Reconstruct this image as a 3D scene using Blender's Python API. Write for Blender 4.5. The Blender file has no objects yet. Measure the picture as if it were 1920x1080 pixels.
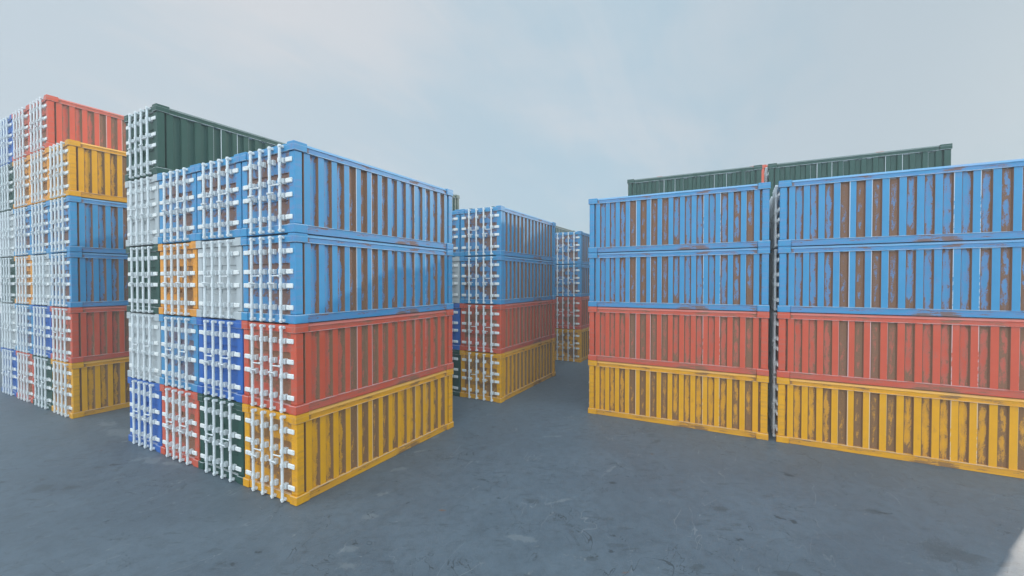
import bpy, bmesh, math, random
from mathutils import Vector, Matrix
random.seed(7)
scene = bpy.context.scene
COL = scene.collection
L, W, H = 7.505, 2.636, 2.59          # pitch of one container
LB, WB, HB = 7.505, 2.624, 2.583      # its real outer size
P, X0, RB = 0.47, 0.36, 0.20          # rib pitch, first rib, rib width
BARS = (1.962, 1.492, 1.032, 0.556)
HZ = (0.460, 1.085, 1.495, 2.085)
SUN_EL, SUN_AZ = math.radians(20), math.radians(-29.4)   # azimuth measured from +X to +Y

# ------------------------------------------------------------------ node helper
class Nd:
    def __init__(s, mat):
        s.t = mat.node_tree; s.t.nodes.clear()
    def n(s, kind, **kw):
        o = s.t.nodes.new(kind)
        for k, v in kw.items(): setattr(o, k, v)
        return o
    def put(s, sock, v):
        if isinstance(v, V): s.t.links.new(v.s, sock)
        elif isinstance(v, bpy.types.NodeSocket): s.t.links.new(v, sock)
        else: sock.default_value = v
    def m(s, op, *a, clamp=False):
        o = s.n('ShaderNodeMath', operation=op, use_clamp=clamp)
        for i, v in enumerate(a): s.put(o.inputs[i], v)
        return V(s, o.outputs[0])
    def ss(s, x, a, b):
        o = s.n('ShaderNodeMapRange', interpolation_type='SMOOTHSTEP')
        s.put(o.inputs[0], x); o.inputs[1].default_value = a; o.inputs[2].default_value = b
        return V(s, o.outputs[0])
    def noise(s, vec, scale, detail=3, rough=.55, stretch=None, dist=0, off=(0, 0, 0)):
        if stretch or off != (0, 0, 0):
            mp = s.n('ShaderNodeMapping'); s.put(mp.inputs['Vector'], vec)
            mp.inputs['Scale'].default_value = stretch or (1, 1, 1)
            mp.inputs['Location'].default_value = off
            vec = mp.outputs[0]
        o = s.n('ShaderNodeTexNoise')
        s.put(o.inputs['Vector'], vec); o.inputs['Scale'].default_value = scale
        o.inputs['Detail'].default_value = detail; o.inputs['Roughness'].default_value = rough
        o.inputs['Distortion'].default_value = dist
        return V(s, o.outputs['Fac'])
    def mix(s, f, a, b):
        o = s.n('ShaderNodeMix', data_type='RGBA')
        s.put(o.inputs[0], f)
        for i, v in ((6, a), (7, b)):
            if isinstance(v, tuple): v = (*v[:3], 1)
            s.put(o.inputs[i], v)
        return V(s, o.outputs[2])
    def scale(s, c, k):
        o = s.n('ShaderNodeVectorMath', operation='SCALE')
        if isinstance(c, tuple): c = c[:3]
        s.put(o.inputs[0], c); s.put(o.inputs['Scale'], k)
        return V(s, o.outputs[0])
class V:
    def __init__(s, b, sock): s.b = b; s.s = sock
    def __add__(s, o): return s.b.m('ADD', s, o)
    def __radd__(s, o): return s.b.m('ADD', s, o)
    def __sub__(s, o): return s.b.m('SUBTRACT', s, o)
    def __rsub__(s, o): return s.b.m('SUBTRACT', o, s)
    def __mul__(s, o): return s.b.m('MULTIPLY', s, o)
    __rmul__ = __mul__
    def __truediv__(s, o): return s.b.m('DIVIDE', s, o)

def newmat(name):
    m = bpy.data.materials.new(name); m.use_nodes = True
    return m, Nd(m)
def finish(b, col, rough, bump=None, bstr=.2, bdist=.01, spec=.5, metallic=0):
    p = b.n('ShaderNodeBsdfPrincipled')
    b.put(p.inputs['Base Color'], col); b.put(p.inputs['Roughness'], rough)
    p.inputs['Specular IOR Level'].default_value = spec
    p.inputs['Metallic'].default_value = metallic
    if bump is not None:
        bm = b.n('ShaderNodeBump'); bm.inputs['Strength'].default_value = bstr
        bm.inputs['Distance'].default_value = bdist
        b.put(bm.inputs['Height'], bump); b.t.links.new(bm.outputs[0], p.inputs['Normal'])
    o = b.n('ShaderNodeOutputMaterial'); b.t.links.new(p.outputs[0], o.inputs[0])

# paint, primer tone seen where paint is thin, rust, rust amount
RUST = (.165, .080, .036)
PAINT = {
    'yellow': dict(c=(.67, .30, .002), thin=(.46, .205, .035), rust=(.215, .105, .042), a=1.0, look='rust-streaked yellow'),
    'red':    dict(c=(.535, .080, .038), thin=(.38, .125, .09), rust=(.21, .110, .060), a=.95, look='rust-streaked red'),
    'blue':   dict(c=(.045, .235, .425), thin=(.135, .195, .375), rust=(.195, .098, .056), a=1.0, look='rust-streaked sky blue'),
    'azure':  dict(c=(.045, .225, .41), thin=(.130, .190, .35), rust=(.16, .090, .07), a=.85, look='rust-patched light blue'),
    'cobalt': dict(c=(.022, .105, .36), thin=(.03, .10, .33), rust=(.025, .055, .16), a=.25, look='clean cobalt blue'),
    'green':  dict(c=(.012, .055, .038), thin=(.016, .055, .039), rust=(.02, .045, .032), a=.12, look='dark green'),
    'grey':   dict(c=(.40, .42, .42), thin=(.35, .37, .37), rust=(.28, .29, .29), a=.2, look='pale grey'),
    'orange': dict(c=(.68, .265, .022), thin=(.45, .19, .05), rust=(.215, .105, .042), a=1.0, look='rust-stained orange'),
}
def paint_mats(key):
    d = PAINT[key]; out = {}
    worn = tuple(.52 + .12 * v for v in d['c'])
    for kind in ('wall', 'frame', 'door'):
        m, b = newmat('%s_painted_steel_%s' % (key, kind))
        tc = b.n('ShaderNodeTexCoord'); ob = tc.outputs['Object']
        sp = b.n('ShaderNodeSeparateXYZ'); b.t.links.new(ob, sp.inputs[0])
        x, y, z = (V(b, sp.outputs[i]) for i in range(3))
        fine = b.noise(ob, 38, 3, .6)
        med = b.noise(ob, 7, 4, .62, stretch=(1, 1, .45))
        big = b.noise(ob, 1.7, 3, .6, off=(3.1, 0, 7))
        a = d['a']
        if kind == 'wall':
            gu = (x - (X0 + RB + .135)) / P
            fr = b.m('SUBTRACT', gu, b.m('ROUND', gu))
            dist = b.m('ABSOLUTE', fr) * P
            rp = b.n('ShaderNodeValToRGB'); b.put(rp.inputs[0], x / LB)
            prof = [(.05, .0), (.10, .02), (.16, .12), (.22, .30), (.28, .52), (.345, .55), (.41, .50), (.47, .40), (.53, .26),
                    (.59, .14), (.65, .10), (.71, .02), (.77, .22), (.83, .30), (.89, .55), (.95, .40)]
            e = rp.color_ramp.elements
            while len(e) < len(prof): e.new(.5)
            for el, (ps, v) in zip(e, prof): el.position = ps; el.color = (v, v, v, 1)
            bias = V(b, rp.outputs[0])
            zt = b.ss(z, 1.95, 2.33); zb = b.ss(z, .75, .24)
            streak = b.noise(ob, 5, 4, .65, stretch=(1.3, 1, .42), dist=.6)
            side = fr * .35
            s = b.m('POWER', dist * 10, 1.6) * .36 + zt * .26 + zb * .26 + (streak - .5) * 1.9 + (fine - .5) * .9 + (bias - .03) * 1.0 + side
            groove = b.ss(dist, .139, .132)
            flank = b.ss(dist, .099, .102) * groove
            s = s + flank * .45
            hard = b.ss(s, .32, .54) * groove * a
            soft = b.ss(s, -.12, .36) * groove * a
            rib = b.ss(big * .45 + med * .55 + zt * .12, .54, .70) * .6 * (1 - groove) * a
            soft = b.m('MAXIMUM', soft, rib)
            # chipped white rib edges
            def line(c, w, lo, hi, z0):
                q = b.m('COMPARE', x, c, w)
                return q * b.ss(b.noise(ob, 9, 4, .7, stretch=(2, 1, 1), off=(c, 0, 0)) + b.ss(z, z0, z0 + .9) * .3, lo, hi)
            wl = line(X0 + 4 * P + .012, .016, .46, .52, -1)
            for cc, ww, z0 in ((X0 + 5 * P + RB - .010, .014, -1), (X0 + 3 * P + RB, .008, -.5), (X0 + 6 * P + RB, .007, .8), (X0 + 10 * P + .010, .012, 1.3), (X0 + 11 * P + RB - .010, .012, 1.3), (X0 + 13 * P + RB, .006, .6)):
                wl = b.m('MAXIMUM', wl, line(cc, ww, .47, .53, z0))
            wl = wl * (1 - flank)
            fleck = b.ss(z, 2.285, 2.30) * b.ss(x, 2.9, 3.6) * groove * b.ss(b.noise(ob, 4, 2, .5), .50, .54)
            wl = b.m('MAXIMUM', wl, fleck * .8)
        elif kind == 'frame':
            streak = b.noise(ob, 2.2, 5, .7, stretch=(.5, 1.6, 3.2), off=(1.7, 0, 0))
            s = streak + (fine - .5) * .12 + b.ss(b.m('ABSOLUTE', x - 5.05), .34, .15) * .08
            ends = b.ss(b.m('ABSOLUTE', x - LB / 2), LB / 2 - .62, LB / 2 - .44) * b.m('COMPARE', x, LB / 2, LB / 2 - .434) * b.m('COMPARE', z, 2.415, .062)
            rail = b.m('COMPARE', x, LB / 2, LB / 2 - .434) * b.m('MAXIMUM', b.m('COMPARE', z, 2.415, .07), b.m('COMPARE', z, .12, .11))
            s = s + ends * .17 + rail * .085
            seam = b.m('MAXIMUM', b.m('COMPARE', b.m('ABSOLUTE', x - LB / 2), LB / 2 - .452, .008), b.m('COMPARE', x, LB / 2, 9) * 0)
            hard = b.m('MAXIMUM', b.ss(s, .635, .68) * a * .85, seam * b.m('COMPARE', z, 2.415, .07) * .8)
            soft = b.ss(s, .45, .62) * a * .85
            e1 = b.m('COMPARE', z, 2.336, .009); e2 = b.m('COMPARE', z, .244, .010)
            e3 = b.m('COMPARE', z, 2.494, .006)
            wl = b.m('MAXIMUM', b.m('MAXIMUM', e1, e2), e3 * .6) * b.ss(b.noise(ob, 1.6, 4, .7, stretch=(1, 2, 0)), .34, .52) * .8
            top = b.ss(z, 2.500, 2.508) * b.m('COMPARE', x, LB / 2, LB / 2 - .434)  # rail slope paled evenly: edge wear plus painted sky light
            wl = b.m('MAXIMUM', wl, top * .24)
        else:
            s = b.noise(ob, 2.1, 5, .68, stretch=(1, 1.15, 1.0), dist=.5, off=(0, 4.2, 1.3)) + (fine - .5) * .10
            g1 = b.m('COMPARE', z, .86, .11); g2 = b.m('COMPARE', z, 1.66, .09)
            s = s + b.m('MAXIMUM', g1, g2) * .10 + b.ss(y, 1.25, .45) * b.ss(z, 1.3, .4) * .12 + b.ss(b.m('ABSOLUTE', y - WB / 2), .9, .98) * .05
            hard = b.ss(s, .485, .58) * a * .92  # rust, spread wider as painted shade on the leaf behind the bars
            soft = b.ss(s, .34, .52) * a
            wl = b.m('MULTIPLY', fine, 0)
        dirt = b.ss(med, .62, .80)
        base = b.scale(d['c'], b.m('ADD', b.m('MULTIPLY', big, .22), .89))
        base = b.mix(dirt * .28, base, tuple(v * .72 for v in d['thin']))
        colr = b.mix(soft * .62, base, d['thin'])
        rcol = b.mix(b.noise(ob, 22, 4, .7), tuple(v * .62 for v in d['rust']), tuple(v * 1.35 for v in d['rust']))
        colr = b.mix(hard, colr, rcol)
        colr = b.mix(b.m('MULTIPLY', wl, {'yellow': .5, 'orange': .5, 'red': .6, 'green': .9}.get(key, .75)), colr, worn)
        rough = b.m('ADD', b.m('MULTIPLY', hard, .28), b.m('ADD', b.m('MULTIPLY', med, .22), .34))
        finish(b, colr, rough, b.m('ADD', b.m('MULTIPLY', fine, .35), b.m('MULTIPLY', hard, -.6)), .35, .006, spec=.28)
        out[kind] = m
    return out
def hardware_mat(name, c0):
    m, b = newmat(name)
    ob = b.n('ShaderNodeTexCoord').outputs['Object']
    wn = b.noise(ob, 6, 5, .7); wf = b.noise(ob, 40, 3, .6)
    c = b.mix(b.ss(wn, .48, .70) * .5, c0, tuple(v * .70 for v in c0))
    c = b.mix(b.ss(wf + (wn - .5) * .5, .64, .70) * .8, c, (.20, .12, .08))
    finish(b, c, .5, wf, .15, .004, spec=.3)
    return m
MH = hardware_mat('white_painted_hardware', (.64, .65, .645))
MHINGE = hardware_mat('lit_white_painted_hinge', (.69, .68, .65))  # same white paint, with brighter light on the hinges put into its colour
# ------------------------------------------------------------------ ground material
MG, b = newmat('worn_concrete')
geo = b.n('ShaderNodeTexCoord'); ob = geo.outputs['Object']
n1 = b.noise(ob, .11, 5, .6); n2 = b.noise(ob, .55, 6, .68, dist=.8); n3 = b.noise(ob, 3.2, 5, .65); n4 = b.noise(ob, 26, 4, .7); n5 = b.noise(ob, 1.1, 7, .75, off=(9, 4, 0), dist=1.6)
c = b.mix(b.ss(n1 * .45 + n2 * .55, .30, .70), (.056, .078, .097), (.089, .117, .140))
c = b.mix(b.ss(n3, .42, .66) * .40, c, (.046, .060, .070))
c = b.mix(b.ss(b.noise(ob, 9, 5, .7, stretch=(1, .5, 1)), .52, .70) * .30, c, (.040, .052, .062))
c = b.mix(b.ss(n4, .45, .68) * .40, c, (.120, .132, .140))
c = b.mix(b.ss(n5, .635, .70) * b.ss(n3, .40, .55) * .75, c, (.21, .22, .21))           # scuffed, pale patches
st = b.noise(ob, 1.5, 5, .62, off=(2, 11, 0), stretch=(1.0, .55, 1))
c = b.mix(b.ss(st, .665, .70) * .8, c, (.022, .030, .036))                               # oil spots
cr = b.noise(ob, .5, 4, .55, off=(31, 5, 0), dist=1.2)
rot = b.n('ShaderNodeMapping'); b.t.links.new(ob, rot.inputs['Vector']); rot.inputs['Rotation'].default_value = (0, 0, math.radians(62))
rv = rot.outputs[0]
f1 = b.noise(rv, 3.4, 5, .65, stretch=(.38, 1.3, 1)); f2 = b.noise(rv, 7, 4, .7, stretch=(.3, 1.2, 1), off=(3, 3, 0)); f3 = b.noise(ob, .45, 3, .5, off=(14, 2, 0))
c = b.mix(b.ss(f1 + (f3 - .5) * .35, .60, .68) * .55, c, (.042, .053, .060))
c = b.mix(b.ss(f2 + (f3 - .5) * .2, .58, .74) * .35, c, (.125, .145, .158))
c = b.mix(b.ss(b.noise(rv, 15, 3, .6, stretch=(.35, 1, 1), off=(5, 1, 0)), .70, .73) * .5, c, (.22, .235, .24))
spx = b.n('ShaderNodeSeparateXYZ'); b.t.links.new(ob, spx.inputs[0])
gx, gy = V(b, spx.outputs[0]), V(b, spx.outputs[1])
wob = (b.noise(ob, 2.3, 4, .65, off=(6, 6, 0)) - .5) * .9
def blob(cx, cy, rx, ry, ang, soft=.5):
    """ragged stain: 1 inside, 0 outside"""
    ca, sa = math.cos(ang), math.sin(ang)
    u = ((gx - cx) * ca + (gy - cy) * sa) / rx; v = ((gy - cy) * ca - (gx - cx) * sa) / ry
    d = b.m('SQRT', u * u + v * v) + wob * 2.2 + (n3 - .5) * 2.6 + (n4 - .5) * 1.6
    return b.ss(d, 1.0, 1.0 - soft)
dark = [(-2.98, 7.86, .30, .45, .4), (-2.6, 7.2, .16, .3, .4), (7.47, -14.32, .22, .24, 0), (5.98, -15.4, .55, .75, .6), (1.78, -8.07, .10, .22, .5), (3.34, -12.02, .12, .30, .3), (4.84, -10.92, .10, .2, .8), (9.94, -8.11, .14, .4, 1.2), (3.46, -5.78, .14, .26, .2), (5.59, -10.6, .16, .22, .2), (2.6, -10.2, .12, .30, .7)]
pale = [(7.39, .2, .14, .26, .9), (6.2, -.05, .14, .3, 1), (4.7, -.45, .12, .22, .8), (3.17, -.8, .15, .28, .9), (1.7, -1.6, .13, .22, .8), (.6, -2.2, .16, .22, .6), (-.55, -2.9, .15, .22, .7), (-1.05, -3.28, .16, .26, .7), (1.7, -6.25, .14, .48, .25), (.45, 13.94, .35, .6, .4), (.3, 11.9, .45, 1.3, .1), (-.5, 7.5, .28, .6, .2), (-.25, 6.6, .16, .4, .2), (3.9, -6.5, .08, .5, .9), (6.6, -7.2, .07, .6, 1.4), (8.5, -4.2, .10, .5, .5)]
pm = blob(*pale[0])
for q in pale[1:]: pm = b.m('MAXIMUM', pm, blob(*q))
c = b.mix(pm * .24, c, (.24, .255, .25))
dm = blob(*dark[0])
for q in dark[1:]: dm = b.m('MAXIMUM', dm, blob(*q))
c = b.mix(dm * .5, c, (.030, .038, .040))
bw = b.m('MAXIMUM', blob(1.82, -3.76, .06, .10, .3), blob(1.67, -8.85, .06, .12, .8))
c = b.mix(bw * .9, c, (.13, .075, .05))
crack = b.m('COMPARE', cr, .5, .0022) * b.ss(b.noise(ob, .35, 2, .5, off=(5, 2, 0)), .50, .56)
crack = crack + b.m('COMPARE', b.noise(ob, .8, 4, .6, off=(3, 15, 0), dist=.4), .5, .0025) * b.ss(b.noise(ob, .5, 2, .5, off=(8, 21, 0)), .55, .60)
c = b.mix(b.m('MINIMUM', crack, 1.0) * .75, c, (.02, .028, .032))
sc = b.noise(ob, .9, 3, .5, off=(13, 7, 0), stretch=(.35, 1.2, 1), dist=.5)
scr = b.m('COMPARE', sc, .52, .003) * b.ss(b.noise(ob, .6, 2, .5, off=(1, 31, 0)), .52, .60)
c = b.mix(scr * .45, c, (.20, .215, .22))                                                 # scratches
brn = b.ss(b.noise(ob, 2.6, 2, .5, off=(40, 3, 0)), .765, .78)
c = b.mix(brn * .8, c, (.10, .055, .035))
rg = b.m('ADD', b.m('MULTIPLY', n2, .25), b.m('ADD', b.m('MULTIPLY', n4, .15), .34))
finish(b, c, rg, b.m('ADD', b.m('ADD', b.m('MULTIPLY', n3, .5), b.m('MULTIPLY', n4, .35)), b.m('MULTIPLY', crack, -.5)), .6, .03, spec=.5)

# ------------------------------------------------------------------ mesh helpers
def bx(bm, x0, x1, y0, y1, z0, z1, bev=0.0):
    r = bmesh.ops.create_cube(bm, size=1)
    for v in r['verts']:
        v.co = Vector(((x0 + x1) / 2 + v.co.x * (x1 - x0), (y0 + y1) / 2 + v.co.y * (y1 - y0), (z0 + z1) / 2 + v.co.z * (z1 - z0)))
    if bev:
        es = list({e for v in r['verts'] for e in v.link_edges})
        bmesh.ops.bevel(bm, geom=es, offset=bev, segments=1, affect='EDGES')
def prism(bm, pts, axis, a, c_):
    """closed 2-D outline pts swept from a to c_ along axis ('x': pts are (y,z); 'z': pts are (x,y))"""
    mk = (lambda p, t: (t, p[0], p[1])) if axis == 'x' else ((lambda p, t: (p[0], t, p[1])) if axis == 'y' else (lambda p, t: (p[0], p[1], t)))
    A = [bm.verts.new(mk(p, a)) for p in pts]; B = [bm.verts.new(mk(p, c_)) for p in pts]
    n = len(pts)
    for i in range(n): bm.faces.new((A[i], A[(i + 1) % n], B[(i + 1) % n], B[i]))
    bm.faces.new(A[::-1]); bm.faces.new(B)
def tube(bm, p0, p1, r, seg=8):
    p0, p1 = Vector(p0), Vector(p1); d = p1 - p0
    M = Matrix.Translation((p0 + p1) / 2) @ d.to_track_quat('Z', 'Y').to_matrix().to_4x4()
    bmesh.ops.create_cone(bm, cap_ends=True, segments=seg, radius1=r, radius2=r, depth=d.length, matrix=M)
def mesh(name, build, mat):
    bm = bmesh.new(); build(bm)
    bmesh.ops.recalc_face_normals(bm, faces=bm.faces)
    me = bpy.data.meshes.new(name); bm.to_mesh(me); bm.free(); me.materials.append(mat)
    return me

# ------------------------------------------------------------------ container parts
def side_wall(flip):
    def f(bm):
        pts = [(.10, .17), (.31, .17), (.31, .15), (X0 - .03, .15), (X0 - .03, .065)]
        yr, yg = .062, .135
        pts[-1] = (X0 - .012, yr)
        for i in range(15):
            a = X0 + i * P
            pts += [(a + .0, yr), (a + RB, yr)]
            if i < 14: pts += [(a + RB + .035, yg), (a + P - .035, yg)]
        xe = X0 + 14 * P + RB
        pts += [(xe + .012, .15), (LB - .10, .15), (LB - .10, .17)]
        pts += [(LB - .10, .19), (.10, .19)]
        if flip: pts = [(x, WB - y) for x, y in pts]
        prism(bm, pts, 'z', .10, 2.45)
    return f
def frame(bm):
    for s in (0, 1):
        top = [(.030, 2.328), (.030, 2.346), (.060, 2.354), (.060, 2.478), (.040, 2.484), (.040, 2.502), (.055, 2.506), (.100, 2.571), (.26, 2.571), (.26, 2.328)]
        bot = [(.050, .012), (.050, .228), (.030, .234), (.030, .250), (.20, .262), (.20, .012)]
        q = (lambda pts: [(WB - y, z) for y, z in pts]) if s else (lambda pts: pts)
        prism(bm, q(top), 'x', .446, LB - .446); prism(bm, q(bot), 'x', .446, LB - .446)
        ya, yb = (.034, .285) if not s else (WB - .285, WB - .034)
        bx(bm, .050, .280, ya, yb, .274, 2.312, .012)
        bx(bm, LB - .280, LB - .034, ya, yb, .274, 2.312, .012)
        yc, yd = (.075, .24) if not s else (WB - .24, WB - .075)
        bx(bm, .10, .24, yc, yd, .24, 2.35); bx(bm, LB - .24, LB - .10, yc, yd, .24, 2.35)
    for xa, xb in ((.040, .20), (LB - .20, LB - .030)):
        bx(bm, xa, xb, .315, WB - .315, 2.335, 2.55, .008)
        bx(bm, xa, xb, .315, WB - .315, .014, .252, .008)
def casting(ix, iy, iz):
    def f(bm):
        x0, x1 = (0, .43) if not ix else (LB - .43, LB)
        y0, y1 = (0, .31) if not iy else (WB - .31, WB)
        z0, z1 = (.004, .262) if not iz else (2.325, HB)
        bx(bm, x0, x1, y0, y1, z0, z1, .014)
    return f
def roof(bm):
    pts = [(.19, 2.50), (.19, 2.54)]
    n = 28; s = (LB - .5) / n
    pts = [(.22, 2.50)]
    for i in range(n):
        a = .25 + i * s
        pts += [(a, 2.535), (a + s * .35, 2.535), (a + s * .5, 2.515), (a + s * .85, 2.515)]
    pts += [(LB - .22, 2.535), (LB - .22, 2.50)]
    prism(bm, pts, 'y', .262, WB - .262)
def end_wall(bm):
    pts = [(LB - .14, .22)]
    n = 6; s = (WB - .48) / n
    for i in range(n):
        a = .24 + i * s
        pts += [(LB - .06, a), (LB - .06, a + s * .45), (LB - .12, a + s * .55), (LB - .12, a + s * .95)]
    pts += [(LB - .06, WB - .24), (LB - .14, WB - .22)]
    prism(bm, pts, 'z', .24, 2.36)
def floor_(bm): bx(bm, .2, LB - .2, .2, WB - .2, .06, .12)
def door(k):
    def f(bm):
        a, c_ = (WB / 2 + .005, WB - .285) if k == 0 else (.285, WB / 2 - .005)
        zs = [(.255, .105), (.80, .105), (.82, .142), (.94, .142), (.96, .105), (1.58, .105), (1.60, .142), (1.72, .142), (1.74, .105), (2.332, .105)]
        pts = [(x, z) for z, x in zs] + [(.18, 2.332), (.18, .255)]
        o, i_ = (c_ - .07, a + .035) if k == 0 else (a + .07, c_ - .035)
        prism(bm, pts, 'y', min(o, i_), max(o, i_))                # leaf with two pressed horizontal channels
        bx(bm, .070, .16, min(o, c_ if k == 0 else a), max(o, c_ if k == 0 else a), .255, 2.332, .005)   # outer stile
        e = a if k == 0 else c_
        bx(bm, .078, .16, min(i_, e), max(i_, e), .255, 2.332, .005)                                     # centre stile
    return f
def locking_bar(k):
    yb = BARS[k]
    def f(bm):
        xb = -.052
        tube(bm, (xb, yb, .030), (xb, yb, 2.530), .042, 10)
        for z in HZ:                                             # guide brackets on the leaf, clamps round the bar
            bx(bm, .000, .108, yb - .070, yb + .058, z - .085, z + .075, .010)
            bx(bm, -.100, .006, yb - .047, yb + .047, z - .066, z + .066, .012)
        for z0, z1 in ((.045, .125), (2.435, 2.515)):             # cam ends and keepers
            bx(bm, -.010, .062, yb - .060, yb + .056, z0, z1, .008)
            bx(bm, -.098, .0, yb - .046, yb + .046, z0 + .010, z1 - .006, .010)
    return f
def handle(k):
    yb = BARS[k]
    def f(bm):
        z, d = ((1.16, -.28), (1.375, .31))[k % 2]
        bx(bm, -.128, -.088, yb - .048, yb + .048, z - .028, z + .028, .006)
        tube(bm, (-.116, yb, z), (-.122, yb + d, z - .008), .018, 8)
    return f
def hinge(side, z):
    def f(bm):
        a, c_ = (.125, .415) if side else (WB - .415, WB - .125)
        bx(bm, .008, .060, a, c_, z - .070, z + .070, .018)
    return f

KITS = {}
def kit(key):
    """list of (name, mesh, children) for one paint colour; all meshes are in the container's own space"""
    if key in KITS: return KITS[key]
    m = paint_mats(key); out = []
    add = lambda n, f, mt, ch=(): out.append((n, mesh(n, f, mt), ch))
    add('frame', frame, m['frame'])
    for ix in (0, 1):
        for iy in (0, 1):
            for iz in (0, 1): add('corner_casting', casting(ix, iy, iz), m['frame'])
    add('side_wall', side_wall(False), m['wall']); add('side_wall', side_wall(True), m['wall'])
    add('roof', roof, m['frame']); add('end_wall', end_wall, MH); add('floor', floor_, m['frame'])  # end wall made white, an added reflector to lighten the narrow gap
    for k in (0, 1):
        ch = []
        for z in HZ: ch.append(('hinge', HW['h', k, z]))
        for j in (2 * k, 2 * k + 1):
            ch.append(('locking_bar', HW['b', j])); ch.append(('handle', HW['n', j]))
        add('door', door(k), m['door'], ch)
    KITS[key] = out
    return out
HW = {}
for k in (0, 1):
    for z in HZ: HW['h', k, z] = mesh('hinge', hinge(k, z), MHINGE)
for j in range(4):
    HW['b', j] = mesh('locking_bar', locking_bar(j), MH); HW['n', j] = mesh('handle', handle(j), MH)

FIRST = {}
def container(key, loc, rotz, label):
    if key not in FIRST:
        root = bpy.data.objects.new('shipping_container', None); root.empty_display_size = .5
        COL.objects.link(root); parts = []
        for n, me, ch in kit(key):
            o = bpy.data.objects.new(n, me); COL.objects.link(o); o.parent = root
            for cn, cm in ch:
                s = bpy.data.objects.new(cn, cm); COL.objects.link(s); s.parent = o
        FIRST[key] = root
    else:
        src = FIRST[key]
        root = src.copy(); COL.objects.link(root)
        for chd in src.children:
            o = chd.copy(); o.parent = root; COL.objects.link(o)
            for g in chd.children:
                s = g.copy(); s.parent = o; COL.objects.link(s)
    root.location = loc; root.rotation_euler = (0, 0, rotz)
    root['label'] = label; root['category'] = 'shipping container'; root['group'] = 'stacked shipping containers'
    return root

# columns from the yellow side to the blue side, each bottom to top
COLS = [['yellow', 'red', 'blue', 'blue', 'yellow', None],
        ['green', 'cobalt', 'grey', 'blue', 'orange', 'red'],
        ['red', 'azure', 'orange', 'blue', 'orange', 'red'],
        ['cobalt', 'grey', 'green', 'grey', 'green', 'cobalt']]
ROWN = ['bottom', 'second up', 'third up', 'fourth up', 'fifth up', 'top']
CSIDE = ['right stack', 'second stack from right', 'third stack from right', 'left stack']
CBACK = ['front stack', 'second stack back', 'third stack back', 'rear stack']
BLOCKS = [  # x, y, turned, rows, phrase
    (0, 0, 0, 4, 'nearest block'),
    (-.02, 16.23, 0, 6, 'block at left edge'),
    (11.63, -.02, 0, 4, 'middle block'),
    (24.31, 0, 0, 4, 'small distant block'),
    (37.3, 0, 0, 4, 'farthest, mostly hidden block'),
    (12.17, -4.563, 1, 4, 'block left of narrow gap'),
    (12.17, -12.338, 1, 4, 'block right of narrow gap'),
    (28.5, -4.563, 1, 6, 'tall far block, left'),
    (28.5, -12.338, 1, 6, 'tall far block, right'),
]
for x, y, turned, rows, phrase in BLOCKS:
    for c_ in range(4):
        for r in range(6):
            key = COLS[c_][r]
            if key is None or r >= rows and not (r == 4 and c_ == 3): continue
            w = c_ * W
            loc = (x + w, y, r * H) if turned else (x, y + w, r * H)
            rn = 'alone on top' if r == 4 and rows == 4 else ROWN[r]
            lab = '%s container, %s, %s of %s' % (PAINT[key]['look'], rn, (CBACK if turned else CSIDE)[c_], phrase)
            assert 4 <= len(lab.split()) <= 16, lab
            container(key, loc, -math.pi / 2 if turned else 0, lab)

# ------------------------------------------------------------------ ground
bm = bmesh.new(); S = 120
vs = [bm.verts.new((sx * S + 10, sy * S, 0)) for sx, sy in ((-1, -1), (1, -1), (1, 1), (-1, 1))]
bm.faces.new(vs); me = bpy.data.meshes.new('ground'); bm.to_mesh(me); bm.free(); me.materials.append(MG)
g = bpy.data.objects.new('ground', me); COL.objects.link(g); g['kind'] = 'structure'
g['label'] = 'worn blue grey concrete yard with scratches, stains and scuffs'

# ------------------------------------------------------------------ haze
HAZE = 0.0026
bm = bmesh.new(); bx(bm, -112, 132, -122, 122, -1.2, 17.5)
me = bpy.data.meshes.new('haze'); bm.to_mesh(me); bm.free()
mh = bpy.data.materials.new('thin_haze'); mh.use_nodes = True; nt = mh.node_tree; nt.nodes.clear()
pv = nt.nodes.new('ShaderNodeVolumePrincipled'); pv.inputs['Color'].default_value = (.86, .89, .91, 1); pv.inputs['Density'].default_value = HAZE
oo = nt.nodes.new('ShaderNodeOutputMaterial'); nt.links.new(pv.outputs[0], oo.inputs['Volume'])
me.materials.append(mh)
if HAZE > 0:
    hz = bpy.data.objects.new('haze', me); COL.objects.link(hz); hz['kind'] = 'stuff'
    hz['label'] = 'thin pale haze lying over the whole container yard'

# ------------------------------------------------------------------ sun and sky
sl = bpy.data.lights.new('sun', 'SUN'); sl.energy = 2.3; sl.angle = math.radians(1.1); sl.color = (1, .93, .84)
so = bpy.data.objects.new('sun', sl); COL.objects.link(so)
sd = Vector((math.cos(SUN_EL) * math.cos(SUN_AZ), math.cos(SUN_EL) * math.sin(SUN_AZ), math.sin(SUN_EL)))
so.rotation_euler = sd.to_track_quat('Z', 'Y').to_euler(); so.location = (30, -20, 30)

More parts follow.
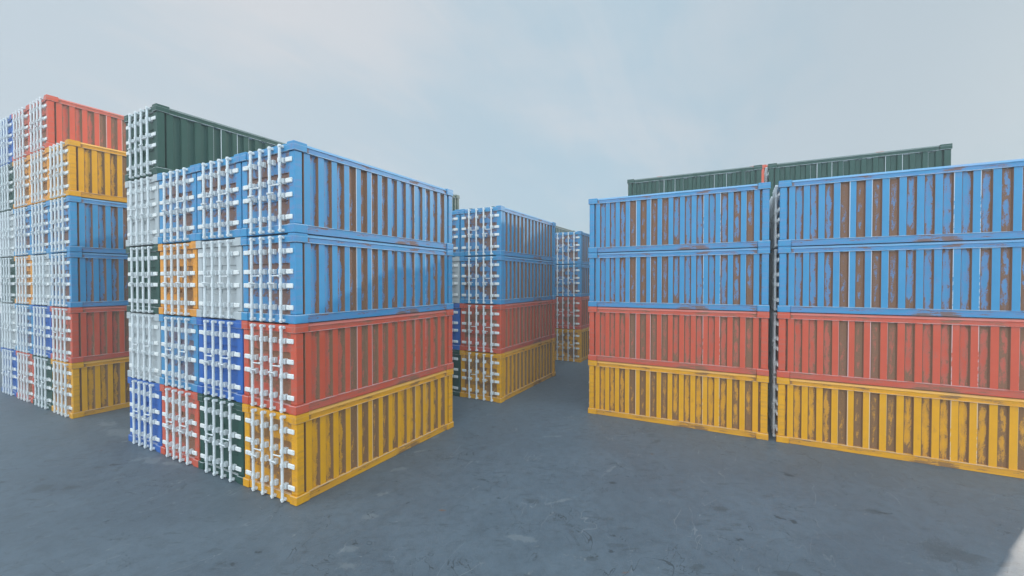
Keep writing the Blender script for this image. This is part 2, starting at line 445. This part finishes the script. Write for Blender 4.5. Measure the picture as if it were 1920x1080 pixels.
w = bpy.data.worlds.new('World'); scene.world = w; w.use_nodes = True
b = Nd(w)
sky = b.n('ShaderNodeTexSky', sky_type='NISHITA'); sky.sun_disc = False
sky.sun_elevation = SUN_EL; sky.sun_rotation = math.pi / 2 - SUN_AZ
sky.dust_density = 1.5; sky.air_density = 1.0
gc = b.n('ShaderNodeTexCoord'); gv = gc.outputs['Generated']
sp = b.n('ShaderNodeSeparateXYZ'); b.t.links.new(gv, sp.inputs[0])
vx, vy, vz = (V(b, sp.outputs[i]) for i in range(3))
den = b.m('MAXIMUM', vz, 0.0) + .22
cx_, cy_ = vx / den, vy / den
cm = b.n('ShaderNodeCombineXYZ'); b.put(cm.inputs[0], cx_); b.put(cm.inputs[1], cy_)
cv = cm.outputs[0]
k1 = b.noise(cv, .42, 6, .52, dist=.7, off=(2.2, .8, 0)); k2 = b.noise(cv, 1.3, 6, .55, dist=.5, off=(7, 3, 0), stretch=(.7, 1.2, 1))
k3 = b.noise(cv, 3.1, 5, .6, dist=.8, off=(1, 9, 0), stretch=(.35, 1.5, 1))
veil = b.ss(k1 * .58 + k2 * .28 + k3 * .14, .43, .58)
rgt = b.ss(b.m('ADD', vx * .47, vy * -.88), .15, .75)
lft = b.ss(b.m('ADD', vx * -.47, vy * .88), -.15, .60)      # cloud sheet is thicker to the left (+Y)
# tone of the cloud sheet, plus fill light added out of view, overhead and behind (-X)
clear = (.462, .610, .715); thick = (.675, .705, .745)
cl = b.mix(b.m('ADD', veil * .60 * (1 - rgt * .5), lft * .50, clamp=True), clear, thick)
cl = b.scale(cl, 1 - rgt * .13)
low = b.ss(vz, .22, .02) * (1 - lft * .8)
cl = b.mix(low * .6, cl, (.435, .57, .632))
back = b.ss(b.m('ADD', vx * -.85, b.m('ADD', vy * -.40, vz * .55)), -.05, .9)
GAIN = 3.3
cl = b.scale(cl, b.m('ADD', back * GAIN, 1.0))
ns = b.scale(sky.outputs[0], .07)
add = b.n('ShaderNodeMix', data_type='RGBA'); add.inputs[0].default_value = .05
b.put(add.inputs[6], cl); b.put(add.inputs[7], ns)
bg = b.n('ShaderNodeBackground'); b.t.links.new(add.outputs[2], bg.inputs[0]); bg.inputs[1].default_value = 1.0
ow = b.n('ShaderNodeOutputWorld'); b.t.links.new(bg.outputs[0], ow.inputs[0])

# ------------------------------------------------------------------ camera
yaw, pit, rol, f = 0.493548, -.015429, -.000314, 796.09
cam = bpy.data.cameras.new('camera'); cam.sensor_width = 36; cam.lens = f / 1920 * 36; cam.clip_end = 2000; cam.clip_start = .1
co = bpy.data.objects.new('camera', cam); COL.objects.link(co)
fw = Vector((math.cos(yaw) * math.cos(pit), math.sin(yaw) * math.cos(pit), math.sin(pit)))
co.location = (-7.619, -11.035, 6.39)
co.rotation_euler = fw.to_track_quat('-Z', 'Y').to_euler()
scene.camera = co
scene.render.engine = 'CYCLES'
scene.render.resolution_x, scene.render.resolution_y = 1920, 1080
scene.cycles.max_bounces = 8; scene.cycles.diffuse_bounces = 6; scene.cycles.volume_bounces = 0
scene.view_settings.view_transform = 'Standard'; scene.view_settings.look = 'None'
scene.view_settings.exposure = 0; scene.view_settings.gamma = 1
